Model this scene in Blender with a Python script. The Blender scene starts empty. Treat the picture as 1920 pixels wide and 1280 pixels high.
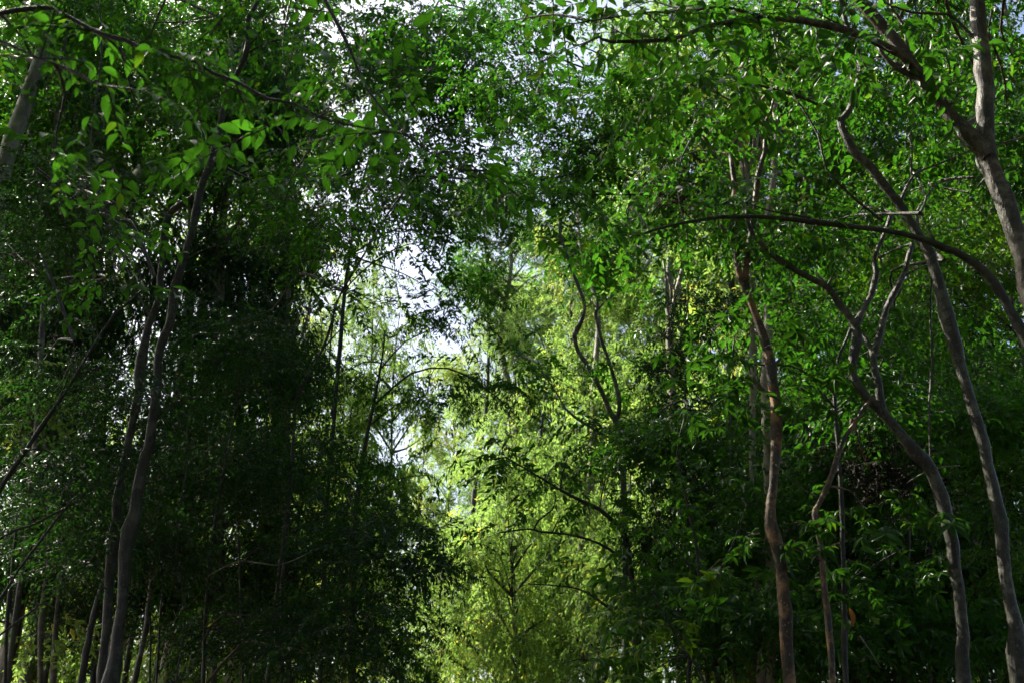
import bpy, math, random
import numpy as np

# ------------------------------------------------------------------ camera
scene = bpy.context.scene
PITCH = math.radians(24.0)
FPX = 1867.0                       # focal length in pixels of a 1920 px wide frame (35 mm on full frame)
CAM = np.array((0.0, 0.0, 1.6))
cd = bpy.data.cameras.new('camera'); cam = bpy.data.objects.new('camera', cd)
scene.collection.objects.link(cam); scene.camera = cam
cam.location = CAM; cam.rotation_euler = (math.pi / 2 + PITCH, 0, 0)
cd.sensor_width = 36; cd.lens = 35; cd.clip_start = 0.05; cd.clip_end = 3000
cd.dof.use_dof = True; cd.dof.focus_distance = 11.0; cd.dof.aperture_fstop = 2.2
# ------------------------------------------------------------------ sky and sun
SUN_AZ = math.radians(-52)         # left of the viewing direction (+Y)
SUN_EL = math.radians(48)
w = bpy.data.worlds.new('World'); scene.world = w; w.use_nodes = True
nt = w.node_tree; bg = nt.nodes['Background']
sky = nt.nodes.new('ShaderNodeTexSky'); sky.sky_type = 'NISHITA'; sky.sun_disc = False
sky.sun_elevation = SUN_EL; sky.sun_rotation = SUN_AZ
sky.air_density = 1.0; sky.dust_density = 4.0; sky.ozone_density = 1.0
bg.inputs[1].default_value = 0.12
nt.links.new(sky.outputs[0], bg.inputs[0])
sd = bpy.data.lights.new('sun', 'SUN'); sun = bpy.data.objects.new('sun', sd)
scene.collection.objects.link(sun)
sd.energy = 5.0; sd.angle = math.radians(0.53); sd.color = (1.0, 0.93, 0.80)
# lamp shines along its -Z: tilt by (90 - elevation) and turn to the azimuth
sun.rotation_euler = (math.pi / 2 - SUN_EL, 0, math.pi - SUN_AZ)
scene.view_settings.view_transform = 'Standard'; scene.view_settings.look = 'None'
scene.view_settings.exposure = 1.2; scene.view_settings.gamma = 1.0
scene.view_settings.use_curve_mapping = False
cy = scene.cycles
cy.use_denoising = True
cy.max_bounces = 4; cy.diffuse_bounces = 2; cy.use_adaptive_sampling = True; cy.adaptive_threshold = 0.03; cy.debug_use_spatial_splits = True; cy.glossy_bounces = 1; cy.transmission_bounces = 4; cy.use_light_tree = False
cy.transparent_max_bounces = 4; cy.sample_clamp_indirect = 4.0; cy.caustics_reflective = False; cy.caustics_refractive = False

C = scene.collection
R = np.random.default_rng(7)
random.seed(7)

def P(px, py, Y):
    """world point at forward distance Y seen at photograph pixel (px, py)"""
    u = (px - 960) / FPX; v = (640 - py) / FPX
    c, s = math.cos(PITCH), math.sin(PITCH)
    d = np.array((u, c - v * s, s + v * c))
    return CAM + d * (Y / d[1])
def mpp(py, Y):
    """metres per photograph pixel at (py, Y)"""
    v = (640 - py) / FPX
    return Y / (math.cos(PITCH) - v * math.sin(PITCH)) / FPX

# ------------------------------------------------------------------ materials
def nodes(m):
    m.use_nodes = True; t = m.node_tree; t.nodes.clear(); return t
def leaf_material(name, dark, light, trans, tfac=0.45, rough=0.38):
    m = bpy.data.materials.new(name); t = nodes(m); N = t.nodes.new; L = t.links.new
    out = N('ShaderNodeOutputMaterial'); mix = N('ShaderNodeMixShader'); mix.inputs[0].default_value = tfac
    pb = N('ShaderNodeBsdfPrincipled'); tr = N('ShaderNodeBsdfTranslucent')
    at = N('ShaderNodeAttribute'); at.attribute_name = 'tone'
    oi = N('ShaderNodeObjectInfo')
    ad = N('ShaderNodeMath'); ad.operation = 'MULTIPLY_ADD'; ad.inputs[1].default_value = 0.5; ad.inputs[2].default_value = -0.25
    L(oi.outputs['Random'], ad.inputs[0])
    sm = N('ShaderNodeMath'); sm.operation = 'ADD'; sm.use_clamp = True
    L(at.outputs['Fac'], sm.inputs[0]); L(ad.outputs[0], sm.inputs[1])
    def ramp(a, b, c=None):
        r = N('ShaderNodeValToRGB'); e = r.color_ramp.elements
        e[0].color = (*a, 1); e[1].color = (*b, 1); e[1].position = 0.92
        if c: x = e.new(1.0); x.color = (*c, 1)
        L(sm.outputs[0], r.inputs[0]); return r
    r1 = ramp(dark, light, (light[0] * 2.0, light[1] * 1.2, light[2]))
    r2 = ramp([k * 0.7 for k in trans], [k * 1.2 for k in trans], (trans[0] * 2.2, trans[1] * 1.35, trans[2]))
    L(r1.outputs[0], pb.inputs['Base Color']); L(r2.outputs[0], tr.inputs['Color'])
    pb.inputs['Roughness'].default_value = rough
    pb.inputs['Specular IOR Level'].default_value = 0.22
    L(pb.outputs[0], mix.inputs[1]); L(tr.outputs[0], mix.inputs[2]); L(mix.outputs[0], out.inputs[0])
    return m
def bark_material(name, a, b, lichen_sun, scale=9.0, blotch_fac=0.35, rough=0.55):
    m = bpy.data.materials.new(name); t = nodes(m); N = t.nodes.new; L = t.links.new
    out = N('ShaderNodeOutputMaterial'); pb = N('ShaderNodeBsdfPrincipled')
    tc = N('ShaderNodeTexCoord'); mp = N('ShaderNodeMapping'); mp.inputs['Scale'].default_value = (1, 1, 0.3)
    L(tc.outputs['Object'], mp.inputs[0])
    n1 = N('ShaderNodeTexNoise'); n1.inputs['Scale'].default_value = scale; n1.inputs['Detail'].default_value = 6; n1.inputs['Roughness'].default_value = 0.65
    n2 = N('ShaderNodeTexNoise'); n2.inputs['Scale'].default_value = scale * 0.55; n2.inputs['Detail'].default_value = 5; n2.inputs['Roughness'].default_value = 0.6
    L(mp.outputs[0], n1.inputs[0]); L(tc.outputs['Object'], n2.inputs[0])
    r1 = N('ShaderNodeValToRGB'); r1.color_ramp.elements[0].color = (*a, 1); r1.color_ramp.elements[1].color = (*b, 1)
    r1.color_ramp.elements[0].position = 0.40; r1.color_ramp.elements[1].position = 0.62
    L(n1.outputs[0], r1.inputs[0])
    r2 = N('ShaderNodeValToRGB'); r2.color_ramp.elements[0].position = 0.5; r2.color_ramp.elements[1].position = 0.62
    L(n2.outputs[0], r2.inputs[0])
    ml = N('ShaderNodeMath'); ml.operation = 'MULTIPLY'; ml.inputs[1].default_value = blotch_fac; L(r2.outputs[0], ml.inputs[0])
    mx = N('ShaderNodeMixRGB'); mx.inputs[2].default_value = (*lichen_sun, 1)  # lichen blotches; on bark_orange they imitate sun flecks
    L(ml.outputs[0], mx.inputs[0]); L(r1.outputs[0], mx.inputs[1])
    n3 = N('ShaderNodeTexNoise'); n3.inputs['Scale'].default_value = 2.3; n3.inputs['Detail'].default_value = 7; n3.inputs['Roughness'].default_value = 0.7; L(tc.outputs['Object'], n3.inputs[0])
    r3 = N('ShaderNodeValToRGB'); r3.color_ramp.elements[0].position = 0.47; r3.color_ramp.elements[1].position = 0.66; r3.color_ramp.elements[1].color = (0.75, 0.75, 0.75, 1); L(n3.outputs[0], r3.inputs[0])
    m3 = N('ShaderNodeMixRGB'); m3.inputs[2].default_value = (a[0] * 0.75, a[1] * 1.15 + 0.008, a[2] * 0.6, 1); L(r3.outputs[0], m3.inputs[0]); L(mx.outputs[0], m3.inputs[1])
    vo = N('ShaderNodeTexVoronoi'); vo.inputs['Scale'].default_value = scale * 3.2; vo.inputs['Randomness'].default_value = 1.0; L(n2.outputs['Color'], vo.inputs[0]); mpv = N('ShaderNodeMapping'); mpv.inputs['Scale'].default_value = (1, 1, 0.6); L(tc.outputs['Object'], mpv.inputs[0]); L(mpv.outputs[0], vo.inputs[0])
    r4 = N('ShaderNodeValToRGB'); r4.color_ramp.elements[0].position = 0.10; r4.color_ramp.elements[0].color = (0.8, 0.8, 0.8, 1); r4.color_ramp.elements[1].position = 0.22; r4.color_ramp.elements[1].color = (0, 0, 0, 1); L(vo.outputs['Distance'], r4.inputs[0])
    m4 = N('ShaderNodeMixRGB'); m4.inputs[2].default_value = (*lichen_sun, 1); L(r4.outputs[0], m4.inputs[0]); L(m3.outputs[0], m4.inputs[1]); L(m4.outputs[0], pb.inputs['Base Color'])
    bp = N('ShaderNodeBump'); bp.inputs['Strength'].default_value = 1.0; bp.inputs['Distance'].default_value = 0.035
    L(n1.outputs[0], bp.inputs['Height']); L(bp.outputs[0], pb.inputs['Normal'])
    pb.inputs['Roughness'].default_value = rough
    L(pb.outputs[0], out.inputs[0]); return m
M = {
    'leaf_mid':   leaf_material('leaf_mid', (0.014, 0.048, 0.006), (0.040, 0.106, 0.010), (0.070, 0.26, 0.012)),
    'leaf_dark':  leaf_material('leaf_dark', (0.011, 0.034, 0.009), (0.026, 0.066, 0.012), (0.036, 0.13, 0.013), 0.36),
    'leaf_light': leaf_material('leaf_light', (0.078, 0.140, 0.026), (0.145, 0.215, 0.048), (0.34, 0.57, 0.10), 0.55, 0.4),  # leaf colour and translucency raised to stand in for stronger sun in the gap
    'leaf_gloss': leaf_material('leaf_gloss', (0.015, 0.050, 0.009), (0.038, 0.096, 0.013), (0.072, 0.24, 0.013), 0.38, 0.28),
    'leaf_dead':  leaf_material('leaf_dead', (0.28, 0.09, 0.02), (0.45, 0.17, 0.04), (0.50, 0.18, 0.04), 0.4, 0.6),
    'leaf_brown': leaf_material('leaf_brown', (0.012, 0.010, 0.006), (0.034, 0.027, 0.015), (0.03, 0.026, 0.012), 0.2, 0.7),
    'bark_red':   bark_material('bark_red', (0.018, 0.012, 0.008), (0.075, 0.046, 0.028), (0.20, 0.19, 0.14), 13, 0.6),
    'bark_grey':  bark_material('bark_grey', (0.013, 0.011, 0.007), (0.056, 0.047, 0.030), (0.19, 0.19, 0.135), 14, 0.55),
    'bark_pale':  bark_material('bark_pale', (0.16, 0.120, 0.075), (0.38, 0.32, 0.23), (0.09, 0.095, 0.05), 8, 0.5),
    'bark_orange': bark_material('bark_orange', (0.018, 0.012, 0.007), (0.085, 0.048, 0.022), (0.42, 0.22, 0.09), 9, 0.7),  # orange blotch colour paints sunlight patches into the bark
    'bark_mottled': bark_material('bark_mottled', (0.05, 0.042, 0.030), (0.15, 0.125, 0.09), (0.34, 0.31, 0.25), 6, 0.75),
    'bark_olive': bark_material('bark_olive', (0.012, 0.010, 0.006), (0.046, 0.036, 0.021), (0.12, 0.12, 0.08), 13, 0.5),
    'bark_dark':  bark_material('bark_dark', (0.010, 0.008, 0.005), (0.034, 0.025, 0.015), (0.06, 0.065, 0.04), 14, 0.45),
}
def soil_material():
    m = bpy.data.materials.new('leaf_litter'); t = nodes(m); N = t.nodes.new; L = t.links.new
    out = N('ShaderNodeOutputMaterial'); pb = N('ShaderNodeBsdfPrincipled'); tc = N('ShaderNodeTexCoord')
    v = N('ShaderNodeTexVoronoi'); v.inputs['Scale'].default_value = 14; n = N('ShaderNodeTexNoise'); n.inputs['Scale'].default_value = 0.6; n.inputs['Detail'].default_value = 8
    L(tc.outputs['Object'], v.inputs[0]); L(tc.outputs['Object'], n.inputs[0])
    mx = N('ShaderNodeMixRGB'); mx.blend_type = 'MULTIPLY'; mx.inputs[0].default_value = 0.6
    r = N('ShaderNodeValToRGB'); r.color_ramp.elements[0].color = (0.05, 0.035, 0.02, 1); r.color_ramp.elements[1].color = (0.16, 0.11, 0.06, 1)
    L(n.outputs[0], r.inputs[0]); L(r.outputs[0], mx.inputs[1]); L(v.outputs['Color'], mx.inputs[2])
    bp = N('ShaderNodeBump'); bp.inputs['Distance'].default_value = 0.03; L(v.outputs['Distance'], bp.inputs['Height']); L(bp.outputs[0], pb.inputs['Normal'])
    pb.inputs['Roughness'].default_value = 0.9
    L(mx.outputs[0], pb.inputs['Base Color']); L(pb.outputs[0], out.inputs[0]); return m
M['soil'] = soil_material()

# ------------------------------------------------------------------ mesh helpers
class Mesh:
    """collects numpy blocks of verts / tri+quad faces, builds ONE mesh datablock"""
    def __init__(s): s.v = []; s.tri = []; s.tm = []; s.tt = []; s.n = 0; s.sm = []
    def add(s, v, tris, mat=0, tone=None, smooth=True):
        s.v.append(v); s.tri.append(tris + s.n); s.n += len(v)
        s.tm.append(np.full(len(tris), mat, np.int32)); s.sm.append(np.full(len(tris), smooth, bool))
        s.tt.append(np.full(len(tris), 0.5, np.float32) if tone is None else tone.astype(np.float32))
    def mesh(s, name, mats):
        me = bpy.data.meshes.new(name)
        v = np.concatenate(s.v).astype(np.float32); f = np.concatenate(s.tri).astype(np.int32)
        me.vertices.add(len(v)); me.vertices.foreach_set('co', v.ravel())
        me.loops.add(len(f) * 3); me.loops.foreach_set('vertex_index', f.ravel())
        me.polygons.add(len(f)); me.polygons.foreach_set('loop_start', np.arange(0, len(f) * 3, 3, dtype=np.int32))
        me.polygons.foreach_set('material_index', np.concatenate(s.tm))
        me.polygons.foreach_set('use_smooth', np.concatenate(s.sm))
        a = me.attributes.new('tone', 'FLOAT', 'FACE'); a.data.foreach_set('value', np.concatenate(s.tt))
        for m in mats: me.materials.append(m)
        me.update(calc_edges=True)
        return me
def link(name, me, parent=None, loc=None):
    o = bpy.data.objects.new(name, me); C.objects.link(o)
    if parent: o.parent = parent
    if loc is not None: o.location = loc
    return o
def thing(name, label, cat, loc, group=None):
    o = bpy.data.objects.new(name, None); C.objects.link(o); o.location = loc; o.empty_display_size = 0.2
    o['label'] = label; o['category'] = cat
    if group: o['group'] = group
    return o
def smooth_path(pts, rad, step):
    """Catmull-Rom through pts, resampled about every step metres"""
    pts = np.array(pts, float); rad = np.array(rad, float)
    p = np.vstack((2 * pts[0] - pts[1], pts, 2 * pts[-1] - pts[-2]))
    out = []; ro = []
    for i in range(len(pts) - 1):
        a, b, c, d = p[i:i + 4]; n = max(2, int(np.linalg.norm(c - b) / step))
        for k in range(n):
            t = k / n
            out.append(0.5 * (2 * b + (c - a) * t + (2 * a - 5 * b + 4 * c - d) * t * t + (3 * b - a - 3 * c + d) * t ** 3))
            ro.append(rad[i] * (1 - t) + rad[i + 1] * t)
    out.append(pts[-1]); ro.append(rad[-1])
    return np.array(out), np.array(ro)
def tube(mb, pts, rad, sides=8, rough=0.0, mat=0):
    n = len(pts); tan = np.gradient(pts, axis=0); tan /= np.linalg.norm(tan, axis=1)[:, None] + 1e-9
    up = np.array((0.3, 0.9, 0.2)); vs = []
    ang = np.arange(sides) * 2 * math.pi / sides
    for i in range(n):
        s = np.cross(tan[i], up); s /= np.linalg.norm(s) + 1e-9; b = np.cross(s, tan[i])
        r = rad[i] * (1 + rough * R.normal(0, 1, sides)) if rough else rad[i]
        vs.append(pts[i] + (np.cos(ang) * r)[:, None] * s + (np.sin(ang) * r)[:, None] * b)
    v = np.vstack(vs); q = []
    for i in range(n - 1):
        a = i * sides + np.arange(sides); b_ = i * sides + (np.arange(sides) + 1) % sides
        q += [np.stack((a, b_, b_ + sides), 1), np.stack((a, b_ + sides, a + sides), 1)]
    k = len(v); v = np.vstack((v, pts[-1] + tan[-1] * rad[-1] * 0.8))
    e = (n - 1) * sides + np.arange(sides); e2 = (n - 1) * sides + (np.arange(sides) + 1) % sides
    q.append(np.stack((e, e2, np.full(sides, k)), 1))
    mb.add(v, np.vstack(q), mat)

# ------------------------------------------------------------------ leaves
def leaf_shape(kind):
    """unit leaf along +X (length 1, width 1 across Y), fold and curl in Z"""
    if kind == 0:      # far: folded diamond
        v = [(0, 0, 0), (0.42, 0.5, 0.10), (1, 0, -0.10), (0.42, -0.5, 0.10)]; f = [(0, 2, 1), (0, 3, 2)]
    elif kind == 1:    # middle distance: six outline points, folded
        v = [(0, 0, 0), (0.28, 0.42, 0.10), (0.66, 0.42, 0.05), (1, 0, -0.16), (0.66, -0.42, 0.05), (0.28, -0.42, 0.10), (0.5, 0, -0.02)]
        f = [(0, 6, 1), (1, 6, 2), (6, 3, 2), (0, 5, 6), (5, 4, 6), (4, 3, 6)]
    else:              # near: midrib, two edge rows, drawn-out tip
        v = [(0, 0, 0), (0.33, 0, -0.03), (0.66, 0, -0.06), (1, 0, -0.22),
             (0.16, 0.32, 0.07), (0.38, 0.49, 0.10), (0.62, 0.42, 0.05), (0.84, 0.20, -0.08),
             (0.16, -0.32, 0.07), (0.38, -0.49, 0.10), (0.62, -0.42, 0.05), (0.84, -0.20, -0.08)]
        f = [(0, 1, 4), (4, 1, 5), (5, 1, 6), (1, 2, 6), (6, 2, 7), (2, 3, 7),
             (0, 8, 1), (8, 9, 1), (9, 10, 1), (1, 10, 2), (10, 11, 2), (2, 11, 3)]
    return np.array(v, float), np.array(f)
def rot(axis, a):
    c, s = math.cos(a), math.sin(a)
    return np.array({'x': ((1, 0, 0), (0, c, -s), (0, s, c)), 'y': ((c, 0, s), (0, 1, 0), (-s, 0, c)), 'z': ((c, -s, 0), (s, c, 0), (0, 0, 1))}[axis])
def spray_leaves(style, n, length, ll, lw, rng):
    """frames (matrix, position) of the leaves on one spray whose twig runs along +X"""
    fr = []
    for i in range(n):
        t = (i + 0.6) / n; sgn = 1 if i % 2 else -1
        p = np.array((t * length, 0, -0.22 * length * t * t)) + rng.normal(0, 0.03, 3) * length
        s = rng.uniform(0.7, 1.15) * (1.05 - 0.25 * t)
        if style == 'drop':      # narrow leaves hanging
            A = rot('z', rng.uniform(0, 6.28)) @ rot('y', rng.uniform(0.7, 1.4)) @ rot('x', rng.uniform(-1, 1))
        elif style == 'whorl':   # rosettes at the twig's tip
            k = i // 7; p = np.array((length * (1 - 0.42 * k), rng.normal(0, 0.16 * k * length), -0.1 * length)) 
            A = rot('z', i * 2.4 + rng.normal(0, 0.2)) @ rot('y', rng.uniform(0.0, 0.75)) @ rot('x', rng.normal(0, 0.25))
        else:                    # two-ranked
            A = rot('z', sgn * rng.uniform(0.6, 1.15)) @ rot('y', rng.uniform(-0.1, 0.75)) @ rot('x', rng.normal(0, 0.45))
        S = np.diag((ll * s, lw * s, ll * s))
        fr.append((A @ S, p))
    return fr
class Spray:
    def __init__(s, style, kind, n, length, ll, lw, variants=6, seed=1):
        rng = np.random.default_rng(seed); s.var = []; s.kind = kind; s.n = n
        lv, lf = leaf_shape(kind)
        for _ in range(variants):
            V = []; F = []; T = []
            for j, (A, p) in enumerate(spray_leaves(style, n, length, ll, lw, rng)):
                V.append(lv @ A.T + p); F.append(lf + j * len(lv)); T.append(np.full(len(lf), j))
            mb = Mesh(); tp = np.array([(t * length * 0.97, 0, -0.22 * length * t * t) for t in (0, 0.5, 1)])
            tube(mb, tp, np.array((0.0042, 0.003, 0.0016)) * (length / 0.6), 3)
            s.var.append((np.vstack(V), np.vstack(F), np.concatenate(T), mb.v[0], mb.tri[0]))
        s.area = n * ll * lw * 0.62
    def place(s, mb, pos, az, pitch, roll, scale, rng, tone0=0.5, tonev=0.22):
        V, F, T, tv, tf = s.var[rng.integers(len(s.var))]
        A = rot('z', az) @ rot('y', pitch) @ rot('x', roll) * scale
        tn = np.clip(tone0 + rng.normal(0, tonev, s.n), 0, 1)
        tn[rng.random(s.n) < 0.02] = 1.0
        mb.add(V @ A.T + pos, F, 0, tn[T]); mb.add(tv @ A.T + pos, tf, 1)
S = {
    'near':   Spray('alt', 2, 11, 0.55, 0.14, 0.064, 8, 1),
    'broad':  Spray('alt', 1, 16, 0.58, 0.112, 0.052, 8, 2),
    'whorl':  Spray('whorl', 2, 14, 0.34, 0.15, 0.052, 8, 3),
    'fine':   Spray('alt', 0, 26, 0.60, 0.075, 0.034, 8, 4),
    'drop':   Spray('drop', 0, 26, 0.70, 0.13, 0.030, 8, 5),
    'far':    Spray('alt', 0, 20, 0.90, 0.18, 0.076, 8, 6),
    'fardrop': Spray('alt', 1, 13, 0.85, 0.23, 0.095, 8, 8),
}
def foliage(name, parent, origin, regions, spray, leaf, skel, bark, rng, sigma=0.4, clump_area=0.9, droop=0.25, tone=0.45, twigs=True, kind='stuff'):
    """crown of one tree: regions = (px, py, rx, ry, Y, dY, optical depth); clumps of sprays round bough ends, each bough grown from the skeleton"""
    sp = S[spray]; mb = Mesh(); br = Mesh(); n_cl = 0; sigma *= 0.85
    for (px, py, rx, ry, Y, dY, od) in regions:
        k = mpp(py, Y); area = math.pi * rx * ry * k * k
        ns = max(3, int(OD * od * area / (sp.area * 0.5))); nc = max(2, int(area / clump_area))
        cc = []
        for _ in range(nc):
            a = rng.uniform(0, 6.283); r = math.sqrt(rng.random())
            cc.append(P(px + rx * r * math.cos(a), py + ry * r * math.sin(a), max(2.2, Y + rng.normal(0, dY))))
        cc = np.array(cc)
        if twigs:
            for c in cc:
                d = np.linalg.norm(skel - c, axis=1) + 0.6 * np.maximum(0, skel[:, 2] - c[2])
                a = skel[np.argmin(d)]; L = np.linalg.norm(c - a)
                if L < 0.15: continue
                m1 = a + (c - a) * 0.35 + rng.normal(0, 0.10, 3) * L * 0.6 + np.array((0, 0, 0.10 * L)); m2 = a + (c - a) * 0.7 + rng.normal(0, 0.07, 3) * L * 0.6 + np.array((0, 0, 0.06 * L))
                r0 = 0.006 + 0.006 * min(L, 4)
                p, r = smooth_path((a, m1, m2, c), (r0, r0 * 0.75, r0 * 0.5, r0 * 0.3), 0.3)
                if Y < 14.5:
                    b1 = Mesh(); tube(b1, p - origin, r, 5); link('branch', b1.mesh('branch', (M[bark],)), parent)
                else: tube(br, p - origin, r, 5); n_cl += 1
        wts = rng.gamma(1.0, 1.0, nc) + 0.08; wts /= wts.sum()
        idx = rng.choice(nc, ns, p=wts)
        pos = cc[idx] + rng.normal(0, 1, (ns, 3)) * np.array((sigma, sigma, sigma * 0.55))
        ct = np.clip(rng.normal(tone, 0.20, nc), 0, 1)
        for i in range(ns):
            out = pos[i] - cc[idx[i]]
            az = math.atan2(out[1], out[0]) + rng.normal(0, 0.7)
            sp.place(mb, pos[i] - origin, az, rng.normal(droop, 0.35), rng.normal(0, 0.5), rng.uniform(0.6, 1.3), rng, ct[idx[i]])
    o = link(name, mb.mesh(name, (M[leaf], M[bark])), parent)
    if kind: o['kind'] = kind
    if n_cl:
        b = link('branches', br.mesh('branches', (M[bark],)), parent); b['kind'] = 'stuff'
    return o

# ------------------------------------------------------------------ hero trees: stems traced, each at its own distance
OD = 1.9; THIN = 0.53
def stem(parent, name, origin, px, Y, wpx, bark, to_ground=False, dY=0.0, sides=10, rough=0.03):
    """px: photograph polyline from the root end upward; wpx: widths in photograph pixels at both ends; dY: lean in depth over its length"""
    n = len(px); pts = []; rad = []
    for i, (x, y) in enumerate(px):
        t = i / (n - 1); Yi = Y + dY * t
        pts.append(P(x, y, Yi)); rad.append(0.5 * THIN * (wpx[0] + (wpx[1] - wpx[0]) * t) * mpp(y, Yi))
    if to_ground:
        a, b = pts[0], pts[1]; d = (a - b); k = a[2] / max(0.2, -d[2]); k = min(k, 4)
        g = np.array((a[0] + d[0] * k * 0.6, a[1], -0.15)); g2 = a * 0.45 + g * 0.55
        pts = [g, g2] + pts; rad = [rad[0] * 1.55, rad[0] * 1.12] + rad
    p, r = smooth_path(pts, rad, 0.16 if Y < 16 else 0.4)
    jit = R.normal(0, 1, (len(p), 3)) * (r * 0.10)[:, None]
    al = np.arange(len(r)) * 0.16; ph = R.uniform(0, 6.28, 3)
    r = r * (1 + 0.07 * np.sin(al * 3.1 + ph[0]) + 0.06 * np.sin(al * 7.3 + ph[1]) + R.normal(0, 0.03, len(r)))
    for _ in range(int(len(p) / 9)):                     # knots and swollen joints
        k = R.integers(0, len(p)); d = np.abs(np.arange(len(p)) - k); r = r * (1 + R.uniform(0.12, 0.35) * np.exp(-(d / 1.1) ** 2))
    mb = Mesh(); tube(mb, p + jit - origin, r, sides, rough)
    if Y < 12.5 and len(p) > 14:                         # broken stubs
        for _ in range(R.integers(1, 4)):
            k = R.integers(4, len(p) - 3); az = R.uniform(0, 6.28); d = np.array((math.cos(az), math.sin(az), R.uniform(0.1, 0.9))); L = r[k] * R.uniform(1.6, 5)
            q, rr = smooth_path((p[k], p[k] + d * L * 0.5, p[k] + d * L + np.array((0, 0, 0.02))), (r[k] * 0.42, r[k] * 0.3, r[k] * 0.22), 0.03)
            sb = Mesh(); tube(sb, q - origin, rr, 6, 0.06); link('stub', sb.mesh('stub', (M[bark],)), parent)
    link(name, mb.mesh(name, (M[bark],)), parent)
    return p
def hero(name, label, Y, trunk, width, bark, limbs=(), crown=(), spray='broad', leaf='leaf_mid', group=None, dY=0.0, ground=True, seed=0, **kw):
    base = P(trunk[0][0], trunk[0][1], Y); base = np.array((base[0], base[1], 0.0))
    t = thing(name, label, 'tree', base, group)
    sk = [stem(t, 'trunk', base, trunk, Y, width, bark, ground, dY)]
    for lb in limbs:
        pl, wd = lb[0], lb[1]; Yl = lb[2] if len(lb) > 2 else Y; dl = lb[3] if len(lb) > 3 else 0.0
        sk.append(stem(t, 'limb', base, pl, Yl, wd, bark, False, dl, 8))
    skel = np.vstack(sk); skel = skel[skel[:, 2] > 2.0] if ground else skel
    rng = np.random.default_rng(100 + seed)
    if crown: foliage('crown', t, base, crown, spray, leaf, skel, bark, rng, **kw)
    return t, base, skel

# ------------------------------------------------------------------ ground
def ground():
    n = 60; xs = np.linspace(-1, 1, n); g = np.sign(xs) * np.abs(xs) ** 2.2 * 900
    X, Y = np.meshgrid(g, g + 20); d = np.abs(X - 0.02 * Y)
    Z = 0.10 * np.sin(X * 0.9) * np.cos(Y * 0.7) * np.clip(d / 4, 0.1, 1) - 0.05 + 0.03 * R.normal(0, 1, X.shape)
    v = np.stack((X.ravel(), Y.ravel(), Z.ravel()), 1); i = (np.arange(n - 1)[:, None] * n + np.arange(n - 1)).ravel()
    f = np.vstack((np.stack((i, i + 1, i + n + 1), 1), np.stack((i, i + n + 1, i + n), 1)))
    mb = Mesh(); mb.add(v, f); o = link('forest_floor', mb.mesh('forest_floor', (M['soil'],))); o['kind'] = 'structure'
ground()

# ------------------------------------------------------------------ the right-hand trees
near_right, nr_base, nr_skel = hero('forked_tree', 'thick reddish-grey trunk forking into a Y beside the right edge', 7.0,
    [(1950, 620), (1925, 520), (1905, 450), (1882, 370), (1852, 292), (1848, 200), (1843, 100), (1833, 0), (1826, -90)], (68, 50), 'bark_red',
    limbs=[([(1852, 300), (1835, 275), (1803, 238), (1775, 205), (1745, 165), (1715, 128), (1680, 78), (1640, 32), (1600, -12), (1560, -60)], (54, 36)),
           ([(1722, 138), (1690, 104), (1640, 78), (1590, 58), (1515, 40), (1448, 34), (1381, 40), (1314, 54), (1280, 68), (1245, 75), (1144, 79), (1124, 69), (1094, 84)], (32, 7), 7.0, -1.4),
           ([(1448, 34), (1398, 24), (1347, 12), (1280, 25), (1228, 22), (1137, 35), (1077, 45), (1036, 60)], (11, 4), 6.4, -0.8),
           ([(1762, 196), (1733, 161), (1683, 128), (1660, 108), (1646, 87)], (26, 13)),
           ([(1600, 58), (1582, 50), (1550, 34), (1525, 20)], (10, 5)),
           ([(1838, 84), (1805, 50), (1777, 27), (1710, 24), (1650, 2)], (14, 7)),
           ([(1705, 105), (1697, 60), (1686, 34), (1670, 13), (1672, -20)], (13, 7)),
           ([(1862, 275), (1890, 266), (1930, 254)], (9, 6))],
    crown=[(1500, 20, 260, 60, 7.2, 0.7, 0.5), (1750, 60, 180, 110, 9.0, 1.2, 0.6), (1230, 110, 220, 60, 6.4, 0.5, 0.55), (1120, 40, 200, 60, 6.6, 0.6, 0.55),
           (1400, 110, 120, 60, 6.8, 0.4, 0.45), (1780, 180, 160, 130, 10.5, 1.0, 0.9)],
    spray='near', leaf='leaf_mid', seed=1, sigma=0.32, droop=0.45, clump_area=0.35)
hero('sinuous_tree', 'slender grey trunk rising from the lower right corner and winding up to a high fork', 8.5,
    [(1912, 1290), (1905, 1180), (1885, 1080), (1875, 980), (1860, 900), (1835, 800), (1800, 680), (1775, 590), (1750, 500), (1735, 460), (1715, 430), (1690, 388), (1660, 350), (1630, 312), (1605, 288), (1585, 258), (1575, 222)],
    (46, 28), 'bark_grey',
    limbs=[([(1577, 226), (1592, 208), (1606, 170), (1613, 130), (1605, 85), (1590, 55), (1580, 20), (1572, -20)], (26, 17)),
           ([(1578, 228), (1530, 195), (1480, 175), (1420, 160), (1370, 145), (1310, 130)], (13, 5), 8.5, -0.5),
           ([(1612, 140), (1630, 112), (1665, 103)], (8, 4)),
           ([(1685, 384), (1692, 370), (1713, 329), (1750, 312), (1814, 285), (1850, 262)], (12, 5)),
           ([(1712, 331), (1708, 318), (1710, 275), (1703, 258)], (9, 4)),
           ([(1725, 450), (1718, 400), (1735, 375), (1757, 345), (1800, 335), (1850, 332)], (10, 4), 8.5, 0.5)],
    crown=[(1650, 300, 130, 110, 9.9, 0.6, 0.5), (1480, 150, 150, 80, 9.0, 0.5, 0.45), (1800, 330, 120, 90, 9.9, 0.6, 0.6), (1600, 90, 130, 110, 9.8, 0.8, 0.6)],
    spray='broad', leaf='leaf_mid', seed=2, sigma=0.3, clump_area=0.45)
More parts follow.
